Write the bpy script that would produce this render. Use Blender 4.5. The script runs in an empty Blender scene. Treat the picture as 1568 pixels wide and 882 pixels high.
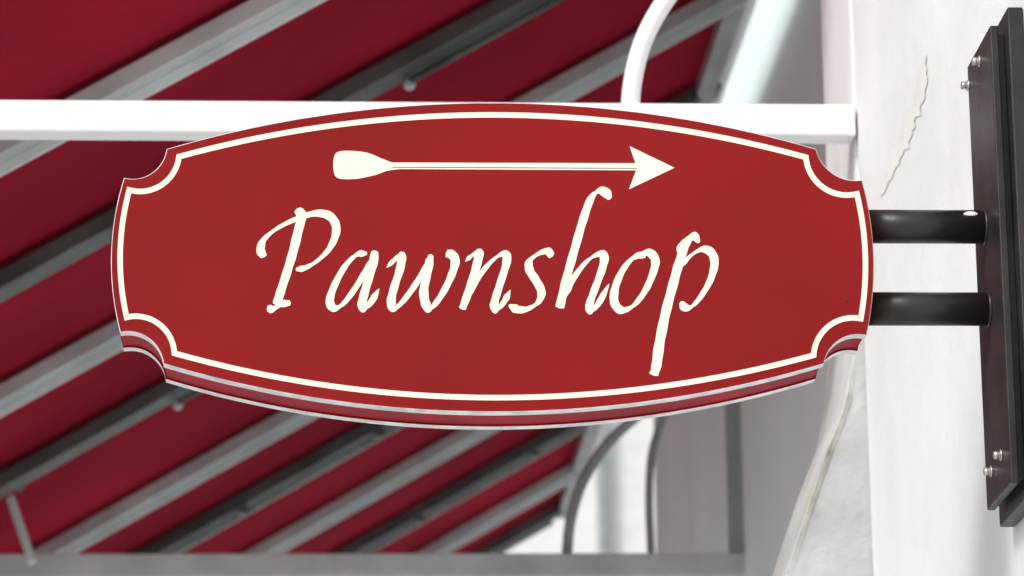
import bpy, bmesh, math, random
from mathutils import Vector, Matrix
random.seed(4)
F=5766.0; CX,CY=784.0,441.0
CAM=Vector((0,0,1.6))
Yc=Vector(((460-CX)/F,-(1977-CY)/F,1.0))
zx=-0.012; zf=-(Yc.x*zx+Yc.y)
Zc=Vector((zx,1,zf)).normalized(); Yc.normalize()
Yb=Vector((Yc.x,Yc.y,-Yc.z)); Zb=Vector((Zc.x,Zc.y,-Zc.z)); Xb=Yb.cross(Zb)
M=Matrix((Xb,Yb,Zb))
def ray(px,py):
    return (M@Vector(((px-CX)/F,(CY-py)/F,-1.0))).normalized()
def onY(px,py,Y):
    d=ray(px,py); return CAM+d*((Y-CAM.y)/d.y)
def onX(px,py,X):
    d=ray(px,py); return CAM+d*((X-CAM.x)/d.x)
def onP(px,py,p,n):
    d=ray(px,py); return CAM+d*((Vector(p)-CAM).dot(Vector(n))/d.dot(Vector(n)))

sc=bpy.context.scene
def link(o,parent=None):
    sc.collection.objects.link(o)
    if parent: o.parent=parent
    return o
def empty(name):
    return link(bpy.data.objects.new(name,None))
def mat(name,col,rough=.5,metal=0,var=.08,scale=8,bump=0,bscale=60,stretch=(1,1,1),col2=None,transl=0,coat=0,spec=.5):
    m=bpy.data.materials.new(name); m.use_nodes=True
    nt=m.node_tree; b=nt.nodes['Principled BSDF']
    tc=nt.nodes.new('ShaderNodeTexCoord'); mp=nt.nodes.new('ShaderNodeMapping'); mp.inputs['Scale'].default_value=stretch
    nt.links.new(tc.outputs['Object'],mp.inputs[0])
    no=nt.nodes.new('ShaderNodeTexNoise'); no.inputs['Scale'].default_value=scale; no.inputs['Detail'].default_value=6
    nt.links.new(mp.outputs[0],no.inputs['Vector'])
    cr=nt.nodes.new('ShaderNodeValToRGB'); cr.color_ramp.elements[0].position=.35; cr.color_ramp.elements[1].position=.65
    c2=col2 or [min(1,c*(1+var)) for c in col]
    c1=[c*(1-var) for c in col] if not col2 else col
    cr.color_ramp.elements[0].color=(*c1,1); cr.color_ramp.elements[1].color=(*c2,1)
    nt.links.new(no.outputs['Fac'],cr.inputs[0]); nt.links.new(cr.outputs[0],b.inputs['Base Color'])
    b.inputs['Roughness'].default_value=rough; b.inputs['Metallic'].default_value=metal
    b.inputs['Specular IOR Level'].default_value=spec
    if coat: b.inputs['Coat Weight'].default_value=coat
    if bump:
        n2=nt.nodes.new('ShaderNodeTexNoise'); n2.inputs['Scale'].default_value=bscale; n2.inputs['Detail'].default_value=5
        nt.links.new(tc.outputs['Object'],n2.inputs['Vector'])
        bp=nt.nodes.new('ShaderNodeBump'); bp.inputs['Strength'].default_value=bump; bp.inputs['Distance'].default_value=.01
        nt.links.new(n2.outputs['Fac'],bp.inputs['Height']); nt.links.new(bp.outputs[0],b.inputs['Normal'])
    if transl:
        t=nt.nodes.new('ShaderNodeBsdfTranslucent'); mx=nt.nodes.new('ShaderNodeMixShader'); mx.inputs[0].default_value=transl
        nt.links.new(cr.outputs[0],t.inputs[0]); nt.links.new(b.outputs[0],mx.inputs[1]); nt.links.new(t.outputs[0],mx.inputs[2])
        nt.links.new(mx.outputs[0],nt.nodes['Material Output'].inputs[0])
    return m
M_red=mat('sign_red_paint',(.250,.0095,.0105),.5,var=.09,scale=3.2,bump=.025,bscale=25,spec=.12)
M_redside=mat('sign_side_red',(.34,.003,.018),.5,var=.2,scale=9,spec=.1)
M_cream=mat('cream_vinyl',(.92,.84,.68),.5,var=.02,spec=.2)
M_edge=mat('aluminium_edge',(.82,.82,.82),.4,metal=.2,var=.2,scale=40)
M_black=mat('black_paint',(.022,.019,.0175),.38,var=.4,scale=12,bump=.06,spec=.45)
M_bolt=mat('zinc_bolt',(.6,.56,.54),.3,metal=.8,var=.2,scale=60)
M_fab=mat('red_canvas',(.27,.009,.026),.9,var=.22,scale=1.1,transl=.05,bump=.1,bscale=200,spec=.05)
M_rib=mat('galvanised_rib',(.44,.475,.475),.5,var=.15,scale=6)
M_ribw=mat('rib_pale_edge',(.60,.64,.64),.5,var=.12,scale=6)
M_drk=mat('dark_rib',(.065,.073,.072),.5,var=.4,scale=5)
M_white=mat('white_powder_coat',(.88,.88,.88),.4,var=.03,scale=5)
M_grey=mat('grey_tube',(.34,.37,.37),.45,var=.15,scale=7)
M_wall=mat('white_stucco',(.74,.745,.745),.9,scale=2.2,bump=.3,bscale=26,col2=(.84,.84,.835))
M_wallf=mat('counter_tinted_render',(.78,.91,.92),.9,scale=1.6,bump=.2,bscale=30,col2=(.86,.96,.96),stretch=(1,1,.18))  # cool, bright tint in the colour offsets red canvas bounce and awning shade
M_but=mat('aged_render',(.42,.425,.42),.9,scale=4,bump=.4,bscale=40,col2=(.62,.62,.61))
M_crack=mat('stained_crack',(.25,.23,.18),.95,scale=14,col2=(.50,.48,.38),bump=.6)
M_stain=mat('pale_stain',(.70,.695,.65),.95,scale=10,col2=(.81,.81,.79),bump=.2)
M_pav=mat('pavement_concrete',(.50,.50,.49),.9,scale=2,col2=(.60,.60,.59),bump=.3)  # unseen pavement, paled to bounce more light upward
M_plaza=mat('pale_bounce_paving',(.46,.46,.455),.9,scale=.6,col2=(.56,.56,.555))  # unseen street, made pale to bounce light under awning and sign
M_bld=mat('white_facade',(.82,.82,.81),.9,var=.04)
M_glass=mat('window_glass',(.08,.10,.11),.08)

def mesh(name,vs,fs,mats,parent=None,midx=None,smooth=False,bevel=0):
    me=bpy.data.meshes.new(name); me.from_pydata([tuple(v) for v in vs],[],fs)
    for m in (mats if isinstance(mats,(list,tuple)) else [mats]): me.materials.append(m)
    if midx:
        for p,i in zip(me.polygons,midx): p.material_index=i
    bm=bmesh.new(); bm.from_mesh(me); bmesh.ops.recalc_face_normals(bm,faces=bm.faces); bm.to_mesh(me); bm.free()
    if smooth:
        for p in me.polygons: p.use_smooth=True
    o=link(bpy.data.objects.new(name,me),parent)
    if bevel:
        b=o.modifiers.new('b','BEVEL'); b.width=bevel; b.segments=2; b.limit_method='ANGLE'
    return o
BF=[(0,1,2,3),(4,7,6,5),(0,4,5,1),(1,5,6,2),(2,6,7,3),(3,7,4,0)]
def box(name,x0,x1,y0,y1,z0,z1,m,parent=None,bevel=.003):
    vs=[(x0,y0,z0),(x1,y0,z0),(x1,y1,z0),(x0,y1,z0),(x0,y0,z1),(x1,y0,z1),(x1,y1,z1),(x0,y1,z1)]
    return mesh(name,vs,BF,m,parent,bevel=bevel)
def beam(name,a,b,w,h,up,m,parent=None,bevel=.004):
    a=Vector(a);b=Vector(b);d=(b-a).normalized();s=d.cross(Vector(up)).normalized();u=s.cross(d)
    vs=[]
    for p in (a,b):
        for i,j in ((-1,-1),(1,-1),(1,1),(-1,1)): vs.append(p+s*w/2*i+u*h/2*j)
    return mesh(name,vs,[(0,1,2,3),(4,7,6,5),(0,4,5,1),(1,5,6,2),(2,6,7,3),(3,7,4,0)],m,parent,bevel=bevel)
def tube(name,pts,r,m,parent=None,n=16):
    pts=[Vector(p) for p in pts]; vs=[];fs=[]
    d0=(pts[1]-pts[0]).normalized(); ref=Vector((0,0,1)) if abs(d0.z)<.9 else Vector((0,1,0))
    for i,p in enumerate(pts):
        d=(pts[min(i+1,len(pts)-1)]-pts[max(i-1,0)]).normalized()
        s=d.cross(ref).normalized();u=s.cross(d);ref=u
        for k in range(n):
            a=2*math.pi*k/n; vs.append(p+s*math.cos(a)*r+u*math.sin(a)*r)
    for i in range(len(pts)-1):
        for k in range(n): fs.append((i*n+k,i*n+(k+1)%n,(i+1)*n+(k+1)%n,(i+1)*n+k))
    fs.append(tuple(range(n)));fs.append(tuple(range((len(pts)-1)*n,len(pts)*n)))
    o=mesh(name,vs,fs,m,parent)
    for p in o.data.polygons: p.use_smooth=len(p.vertices)==4
    return o
def ball(name,c,r,m,parent=None,flat=1):
    bm=bmesh.new(); bmesh.ops.create_uvsphere(bm,u_segments=16,v_segments=10,radius=r)
    me=bpy.data.meshes.new(name); bm.to_mesh(me); bm.free(); me.materials.append(m)
    for p in me.polygons:p.use_smooth=True
    o=link(bpy.data.objects.new(name,me),parent); o.location=c; o.scale=(flat,1,1); return o
def crom(P,sub=10):
    P=[Vector(p) for p in P]; Q=[P[0]*2-P[1]]+P+[P[-1]*2-P[-2]]; out=[]
    for i in range(1,len(Q)-2):
        for k in range(sub):
            t=k/sub; a,b,c,d=Q[i-1:i+3]
            out.append(.5*((2*b)+(c-a)*t+(2*a-5*b+4*c-d)*t*t+(3*b-a-3*c+d)*t**3))
    out.append(P[-1]); return out

# ------------------------------------------------------------- SIGN
sign=empty('projecting_shop_sign')
YF=5.24; TH=.115
def arc3(a,m,b,n=40):
    ax,ay=a;bx,by=m;cx,cy=b
    D=2*(ax*(by-cy)+bx*(cy-ay)+cx*(ay-by))
    ux=((ax*ax+ay*ay)*(by-cy)+(bx*bx+by*by)*(cy-ay)+(cx*cx+cy*cy)*(ay-by))/D
    uy=((ax*ax+ay*ay)*(cx-bx)+(bx*bx+by*by)*(ax-cx)+(cx*cx+cy*cy)*(bx-ax))/D
    r=math.hypot(ax-ux,ay-uy)
    t0=math.atan2(ay-uy,ax-ux);t1=math.atan2(cy-uy,cx-ux);tm=math.atan2(by-uy,bx-ux)
    def nrm(t):
        return (t-t0)%(2*math.pi)
    e=nrm(t1)
    if nrm(tm)>e: e-=2*math.pi
    return [Vector((ux+r*math.cos(t0+e*k/n),uy+r*math.sin(t0+e*k/n))) for k in range(n)]
def path(segs):
    out=[]
    for s in segs: out+=arc3(*s)
    return out
outer=path([((255,228),(752,157),(1250,228)),((1250,228),(1271,262),(1320,275)),
 ((1320,275),(1338,392),(1327,514)),((1327,514),(1281,524),(1262,557)),
 ((1262,557),(754,631),(250,557)),((250,557),(231,521),(184,509)),
 ((184,509),(170,392),(190,272)),((190,272),(236,262),(255,228))])
bord=path([((274,240),(752,176),(1234,241)),((1234,241),(1254,282),(1312,297)),
 ((1312,297),(1325,392),(1318,488)),((1318,488),(1266,502),(1246,544)),
 ((1246,544),(754,609),(267,541)),((267,541),(248,500),(194,486)),
 ((194,486),(184,390),(198,291)),((198,291),(252,280),(274,240))])
def offs(P,d):
    n=len(P);o=[]
    for i in range(n):
        a=(P[i]-P[i-1]);b=(P[(i+1)%n]-P[i])
        na=Vector((-a.y,a.x)).normalized();nb=Vector((-b.y,b.x)).normalized()
        m=(na+nb); m=m/max(.6,m.dot(na)) if m.length>.01 else na
        o.append(P[i]+m*d)
    return o
def prism(name,P,rings,mats,midx,parent):
    n=len(P);vs=[];fs=[];mi=[]
    for y,ins in rings:
        for q in offs(P,ins):
            p=onY(q.x,q.y,YF); vs.append((p.x,y,p.z))
    for r in range(len(rings)-1):
        for i in range(n): fs.append((r*n+i,r*n+(i+1)%n,(r+1)*n+(i+1)%n,(r+1)*n+i)); mi.append(midx[1])
    fs.append(tuple(range(n)));mi.append(midx[0])
    fs.append(tuple(range((len(rings)-1)*n,len(rings)*n)));mi.append(midx[0])
    return mesh(name,vs,fs,mats,parent,mi)
prism('front_panel',outer,[(YF,1.1),(YF+.0012,0),(YF+.022,0)],[M_red,M_edge],(0,1),sign)
prism('cabinet_side',outer,[(YF+.0222,2.5),(YF+TH-.0222,2.5)],[M_redside],(0,0),sign)
prism('back_panel',outer,[(YF+TH-.022,0),(YF+TH,0)],[M_red,M_edge],(0,1),sign)
def ring(name,P,w,y0,y1,m):
    A=offs(P,-w/2);B=offs(P,w/2);n=len(P);vs=[];fs=[]
    for L,y in ((A,y0),(B,y0),(A,y1),(B,y1)):
        for q in L:
            p=onY(q.x,q.y,YF); vs.append((p.x,y,p.z))
    for i in range(n):
        j=(i+1)%n
        fs+= [(i,j,n+j,n+i),(i,j,2*n+j,2*n+i),(n+i,n+j,3*n+j,3*n+i)]
    return mesh(name,vs,fs,m,sign)
ring('border_line',bord,8.4,YF-.0005,YF+.0004,M_cream)
def poly(name,P,y0,m,parent):
    n=len(P);vs=[]
    for y in (y0,YF+.0004):
        for q in P:
            p=onY(q[0],q[1],YF); vs.append((p.x,y,p.z))
    fs=[tuple(range(n))]+[(i,(i+1)%n,n+(i+1)%n,n+i) for i in range(n)]
    return mesh(name,vs,fs,m,parent)
arrow=[tuple(v) for v in crom([(600,249),(585,243),(562,234),(535,231),(517,233),(511,243),(511,262),(518,273),(545,274),(575,268),(592,262),(612,259)],6)]
arrow+=[(974,261),(963,290),(1033,257),(964,224),(973,250),(615,249)]
poly('paddle_arrow',arrow,YF-.0006,M_cream,sign)
box('arrow_shaft_dark_line',onY(600,0,YF).x,onY(970,0,YF).x,YF-.0009,YF-.00065,onY(785,257.6,YF).z,onY(785,256.6,YF).z,M_drk,sign,0)  # thin dark strip along the middle of the arrow shaft
strokes=[]
def S(pts,w0=6.0,w1=7.0,t0=.55,t1=.6,nib=35): strokes.append((pts,w0-.7,w1+5,t0,t1,nib))
# P
S([(455,321),(462,331),(457,352),(449,385),(439,418),(428,452),(424,466)],6,8,.7,1)
S([(410,472),(418,473),(430,466),(444,464)],8,3,.7,.7)
S([(404,393),(399,382),(405,366),(426,349),(455,335),(482,327),(503,330),(514,344),(513,363),(502,384),(484,401),(468,410),(454,413)],6,5,.8,.6)
# a
S([(561,388),(545,391),(527,410),(511,440),(505,462),(512,472),(526,465),(545,440),(562,412),(572,395)],6,5,.6,.5)
S([(574,385),(571,405),(562,435),(555,462),(558,472),(568,463),(580,443)],6,7,.7,.2)
# w
S([(593,409),(603,399),(614,391),(613,410),(603,442),(599,463),(605,472),(620,458),(640,430),(655,405),(660,392)],6,6,.3,.4)
S([(660,391),(655,415),(649,445),(652,466),(660,472),(676,452),(690,425),(697,402),(693,391),(684,388)],6,6,.6,.9)
# n
S([(713,400),(722,392),(733,388),(729,410),(718,445),(708,473)],6,7,.3,.9)
S([(713,462),(728,432),(748,405),(765,391),(775,391),(775,405),(764,440),(757,465),(761,474),(772,462),(781,445)],5,7,.3,.2)
# s
S([(845,392),(838,385),(824,389),(811,400),(811,414),(821,430),(829,447),(824,463),(808,473),(793,474),(780,468)],6,4.5,.8,.4)
# h
S([(934,304),(926,294),(914,294),(903,308),(891,343),(879,385),(867,428),(857,471)],6,7,.5,1)
S([(862,460),(876,430),(897,402),(915,390),(925,393),(922,412),(910,445),(903,466),(906,476),(917,464),(932,436)],5,7,.3,.2)
# o
S([(988,391),(972,393),(954,413),(942,441),(941,464),(952,475),(970,468),(988,445),(1001,415),(1003,397),(994,387),(981,390),(972,397)],6,5,.7,.35)
# p
S([(1042,392),(1043,377),(1052,366),(1062,361),(1070,371)],6,4,.5,.4)
S([(1060,364),(1049,378),(1040,402),(1030,438),(1019,480),(1010,525),(1005,560),(1001,574)],6,9,.6,1)
S([(1040,412),(1056,393),(1075,382),(1089,387),(1094,403),(1088,428),(1074,453),(1060,469),(1049,471),(1043,463)],5,6,.3,.5)
vs=[];fs=[]
def stroke(pts,w0,k,t0,t1,nib,off):
    C=crom(pts,9);n=len(C);a0=math.radians(nib)
    L=[];R=[]
    tot=n-1
    for i,p in enumerate(C):
        d=(C[min(i+1,n-1)]-C[max(i-1,0)]).normalized()
        ang=math.atan2(-d.y,d.x)
        w=w0+k*min(.8,abs(math.sin(ang-a0)))
        s=min(1,i/5); e=min(1,(tot-i)/5)
        w*= (t0+(1-t0)*s)*(t1+(1-t1)*e)
        nn=Vector((-d.y,d.x)); w*=1+.04*math.sin(i*.9+off*9000)
        L.append(p+nn*w/2);R.append(p-nn*w/2)
    d0=(C[0]-C[1]).normalized();d1=(C[-1]-C[-2]).normalized()
    Lc=[C[0]+d0*1.5]; Ec=[C[-1]+d1*1.5]
    b=len(vs);y=YF-.0004-off
    for i,q in enumerate(L+R+Lc+Ec):
        p=onY(q.x,q.y,YF)
        t=(i%n)/n if i<2*n else (0 if i==2*n else 1)
        vs.append((p.x,y-t*.0001,p.z))
    for i in range(n-1): fs.append((b+i,b+i+1,b+n+i+1,b+n+i))
    fs.append((b,b+n,b+2*n)); fs.append((b+n-1,b+2*n-1,b+2*n+1))
for i,s in enumerate(strokes): stroke(*s,off=(i%4)*.00014)
mesh('pawnshop_lettering',vs,fs,M_cream,sign)
for i,(px,py,r) in enumerate([(1314,400,1.5),(1297,461,1.6),(1301,458,1.0),(420,300,.6),(1120,520,.7),(640,560,.6)]):
    p=onY(px,py,YF); ball('paint_chip_%d'%i,(p.x,YF,p.z),r*.0009,M_black,sign)

# ------------------------------------------------------------- BRACKET
br=empty('wall_sign_bracket')
ym=YF+TH/2
XW=1.05
zt=onY(1515,42,5.2).z; zb=onY(1535,742,5.2).z
xf=onY(1516,42,5.19).x
for i,(a,b) in enumerate(((322,372),(448,498))):
    z0=onY(1336,b,ym).z;z1=onY(1336,a,ym).z;r=(z1-z0)/2
    tube('support_pipe_%d'%(i+1),[(onY(1300,400,ym).x,ym,(z0+z1)/2),(xf+.004,ym,(z0+z1)/2)],r,M_black,br,32)
    tube('pipe_weld_%d'%(i+1),[(xf-.004,ym,(z0+z1)/2),(xf+.001,ym,(z0+z1)/2)],r*1.06,M_black,br,32)
zp=onY(1483,338,ym).z
ball('pale_smear',(onY(1483,338,ym).x,ym-.0205,zp+.004),.009,M_white,br)  # small white blob on the upper pipe, flattened below
bpy.data.objects['pale_smear'].scale=(1.2,.25,.5)
box('front_plate',xf,xf+.012,5.19,5.385,zb,zt,M_black,br,.002)
box('spacer_plate',xf+.0122,xf+.022,5.20,5.375,zb+.01,zt-.01,M_black,br,.001)
box('back_plate',xf+.0222,XW-.001,5.165,5.41,zb-.02,zt+.02,M_black,br,.002)
for i,(px,py) in enumerate([(1501,94),(1484,131),(1534,697),(1519,722)]):
    p=onX(px,py,xf)
    tube('bolt_washer_%d'%i,[(xf-.003,p.y,p.z),(xf,p.y,p.z)],.0085,M_bolt,br,20)
    tube('bolt_head_%d'%i,[(xf-.012,p.y,p.z),(xf-.003,p.y,p.z)],.0062,M_bolt,br,6)

# ------------------------------------------------------------- WALL
wall=empty('white_stucco_wall')
XF=1.30
HT=6.5
box('near_wall',XW,XW+.6,-4,6.8,0,HT,M_wall,wall,.01)
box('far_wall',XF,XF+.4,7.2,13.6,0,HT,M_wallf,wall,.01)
xp=onY(1306,150,6.801).x
zA=onY(1306,420,6.801).z
box('pilaster',xp,XW+.5,6.801,7.19,zA,HT,M_wall,wall,.008)
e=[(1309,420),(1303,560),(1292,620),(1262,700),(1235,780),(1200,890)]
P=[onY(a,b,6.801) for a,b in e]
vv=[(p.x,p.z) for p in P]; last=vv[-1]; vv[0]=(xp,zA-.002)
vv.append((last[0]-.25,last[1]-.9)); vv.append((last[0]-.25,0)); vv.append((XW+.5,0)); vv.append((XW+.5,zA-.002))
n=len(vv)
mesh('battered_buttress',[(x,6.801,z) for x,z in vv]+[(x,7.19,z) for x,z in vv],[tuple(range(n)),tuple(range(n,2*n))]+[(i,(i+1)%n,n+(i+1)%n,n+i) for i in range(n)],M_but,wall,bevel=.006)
def strip(name,pts,w,m,Y=None,X=None):
    C=crom(pts,8);vs=[];fs=[];n=len(C)
    for i,c in enumerate(C):
        d=(C[min(i+1,n-1)]-C[max(i-1,0)]).normalized();nn=Vector((-d.y,d.x));ww=w*(.35+.65*random.random())*min(1,.2+i/12,.2+(n-1-i)/12)
        for s in (-.5,.5):
            q=c+nn*ww*s
            vs.append(onY(q.x,q.y,Y) if Y else onX(q.x,q.y,X))
    for i in range(n-1): fs.append((2*i,2*i+1,2*i+3,2*i+2))
    return mesh(name,vs,fs,m,wall)
strip('cracked_joint',[(1305,562),(1296,620),(1266,700),(1239,780),(1206,880)],6,M_crack,Y=6.796)
strip('wall_stain',[(1416,84),(1408,140),(1392,190),(1372,240),(1348,300)],30,M_stain,X=XW-.0015)

# ------------------------------------------------------------- AWNING
aw=empty('shop_awning')
h0=2.70; sl=.58
def az(x,d=0): return CAM.z+h0+sl*x+d
nrm=Vector((-sl,0,1)).normalized()
XL,XR=-1.02,1.2
ribs=[((261,80),0),((90,380),1),((95,547),0),((130,664),1),((240,745),0),((377,760),1),((537,760),0),((676,760),1),((780,770),0),((862,772),1)]
ys=[onP(p[0],p[1],(0,0,az(0)-.03),nrm).y for p,_ in ribs]
Yn=min(onP(0,-20,(0,0,az(0)),nrm).y,onP(1200,-20,(0,0,az(0)),nrm).y)-.05
Yx=ys[-1]+.12
allY=[Yn+.02]+ys
vs=[];fs=[];nx=14
rows=[]
for a,b in zip(allY[:-1],allY[1:]):
    for k in range(8): rows.append((a+(b-a)*k/8,math.sin(math.pi*k/8)))
rows.append((allY[-1],0)); rows.append((Yx,0))
for y,s in rows:
    for i in range(nx+1):
        x=XL+(XR-XL)*i/nx
        vs.append((x,y,az(x)-.022*s*math.sin(math.pi*i/nx)))
for r in range(len(rows)-1):
    for i in range(nx): a=r*(nx+1)+i; fs.append((a,a+1,a+nx+2,a+nx+1))
mesh('canvas',vs,fs,M_fab,aw,smooth=True)
mesh('valance',[(XL,Yn,az(XL)),(XL,Yx,az(XL)),(XL,Yx,az(XL)-.22),(XL,Yn,az(XL)-.22)],[(0,1,2,3)],M_fab,aw)
for i,((p,dk),y) in enumerate(zip(ribs,ys)):
    m=M_drk if dk else M_rib
    beam('rib_%d'%i,(XL,y,az(XL,-.045)),(XR-.01,y,az(XR-.01,-.045)),.086 if not dk else .12,.04,(0,0,1),m,aw)
    if not dk:
        beam('rib_web_%d'%i,(XL,y+.03,az(XL,-.078)),(XR-.03,y+.03,az(XR-.03,-.078)),.012,.022,(0,0,1),M_ribw,aw,.002)
    if i in (1,3):
        x0,x1=(.25,.95) if i==1 else (-.35,.95)
        tube('folding_arm_%d'%i,[(x0,y+.02,az(x0,-.085)),(x1,y+.02,az(x1,-.085))],.009,M_drk,aw)
        for k,x in enumerate((x0,-.42) if i==1 else (x0,)): ball('arm_joint_%d_%d'%(i,k),(x,y+.03,az(x,-.09)),.015,M_rib,aw)
    elif dk:
        x0,x1=-.9,1.1
        beam('rib_flange_%d'%i,(x0,y+.05,az(x0,-.07)),(x1,y+.05,az(x1,-.07)),.012,.03,(0,0,1),M_grey,aw,.002)
        for k in range(4):
            x=-.7+.45*k+.1*i; 
            if x<1: box('rib_clip_%d_%d'%(i,k),x-.02,x+.02,y-.04,y+.03,az(x,-.085),az(x,-.064),M_drk,aw,.003)
tube('front_rail',[(XL,Yn,az(XL,-.03)),(XL,Yx,az(XL,-.03))],.03,M_white,aw)
tube('wall_rail',[(XR,Yn,az(XR,-.04)),(XR,Yx,az(XR,-.04))],.022,M_white,aw)
beam('wall_ledger',(XR-.05,Yn,az(XR-.05,-.05)),(XR-.05,Yx,az(XR-.05,-.05)),.05,.05,(0,0,1),M_grey,aw)
for yy in (7.6,9.0,12.0):
    box('rail_clamp_%d'%int(yy),XR-.03,XF,yy-.02,yy+.02,az(XR,-.075),az(XR,-.005),M_drk,aw)
z1=onY(650,163,6.8).z; z0=onY(650,211,6.8).z
box('cross_strut_near',XL,xp-.001,6.80-.03,6.80+.03,z0,z1,M_white,aw,.004)
Y2=10.9
z3=onY(600,850,Y2).z; z2=onY(600,886,Y2).z
box('cross_strut_far',XL-.1,onY(1146,860,Y2).x,Y2-.03,Y2+.04,z2,z3,M_ribw,aw,.004)
xa,xb=onY(1112,640,Y2).x,onY(1146,640,Y2).x
box('wall_post',xa,xb,Y2-.028,Y2+.03,z3+.001,az(xa,-.08),M_grey,aw,.004)
def arcb(name,pix,Y,r,m): tube(name,[onY(v.x,v.y,Y) for v in crom(pix,8)],r,m,aw)
arcb('curved_brace_near',[(965,168),(968,130),(979,80),(998,35),(1030,-15),(1075,-70)],6.8,.018,M_white)
arcb('curved_brace_far',[(868,852),(873,800),(889,745),(918,695),(955,655),(1000,620),(1060,590)],Y2,.016,M_grey)
arcb('hanger_a',[(997,852),(994,760),(999,690),(1022,620)],Y2+.1,.012,M_grey)
arcb('hanger_b',[(50,862),(32,810),(10,745),(-20,660)],Y2-.25,.013,M_ribw)
p=onY(28,742,Y2-.3); ball('brace_joint',p,.02,M_drk,aw)

# ------------------------------------------------------------- GROUND / BACKDROP
box('pavement',-2.6,1.3,-10,40,-.3,.0,M_pav,None,.01)
mesh('street',[(-900,-900,-.13),(900,-900,-.13),(900,900,-.13),(-900,900,-.13)],[(0,1,2,3)],M_plaza)
bd=empty('white_townhouse')
box('facade',-6,9,32,40,-.1,13,M_bld,bd,.05)
for r in range(4):
    for c,x in enumerate((-5,-2.6,-.6,4.2,6.6)):
        z=1.2+r*3.0
        box('window_%d_%d'%(r,c),x,x+1.0,31.98,32.1,z,z+1.6,M_glass,bd,0)
        box('sill_%d_%d'%(r,c),x-.1,x+1.1,31.85,31.99,z-.12,z-.02,M_bld,bd,0)
box('downpipe',2.55,2.62,31.86,31.98,0,12.5,M_grey,bd,.01)
box('cornice',-6.3,9.3,31.6,32,12.6,13.1,M_bld,bd,.03)

# ------------------------------------------------------------- LIGHT
w=bpy.data.worlds.new('World'); sc.world=w; w.use_nodes=True
nt=w.node_tree; bg=nt.nodes['Background']; sk=nt.nodes.new('ShaderNodeTexSky'); sk.sky_type='NISHITA'; sk.sun_disc=False
el,azm=math.radians(42),math.radians(228)
sk.sun_elevation=el; sk.sun_rotation=azm; sk.dust_density=3; sk.air_density=1; sk.ozone_density=1
hs=nt.nodes.new('ShaderNodeHueSaturation'); hs.inputs['Saturation'].default_value=.3
nt.links.new(sk.outputs[0],hs.inputs['Color']); nt.links.new(hs.outputs[0],bg.inputs[0]); bg.inputs[1].default_value=.14
sd=Vector((math.sin(azm)*math.cos(el),math.cos(azm)*math.cos(el),math.sin(el)))
L=bpy.data.lights.new('sun','SUN'); L.energy=1.9; L.angle=math.radians(12); L.color=(1,.985,.965)
lo=link(bpy.data.objects.new('sun',L)); lo.rotation_euler=sd.to_track_quat('Z','Y').to_euler()

cam=bpy.data.cameras.new('camera'); co=link(bpy.data.objects.new('camera',cam)); sc.camera=co
co.matrix_world=Matrix.Translation(CAM)@M.to_4x4()
cam.sensor_width=36; cam.lens=36*F/1568; cam.clip_end=3000; cam.clip_start=.05
cam.dof.use_dof=True; cam.dof.focus_distance=5.45; cam.dof.aperture_fstop=8
sc.view_settings.view_transform='Standard'; sc.view_settings.look='None'; sc.view_settings.exposure=0
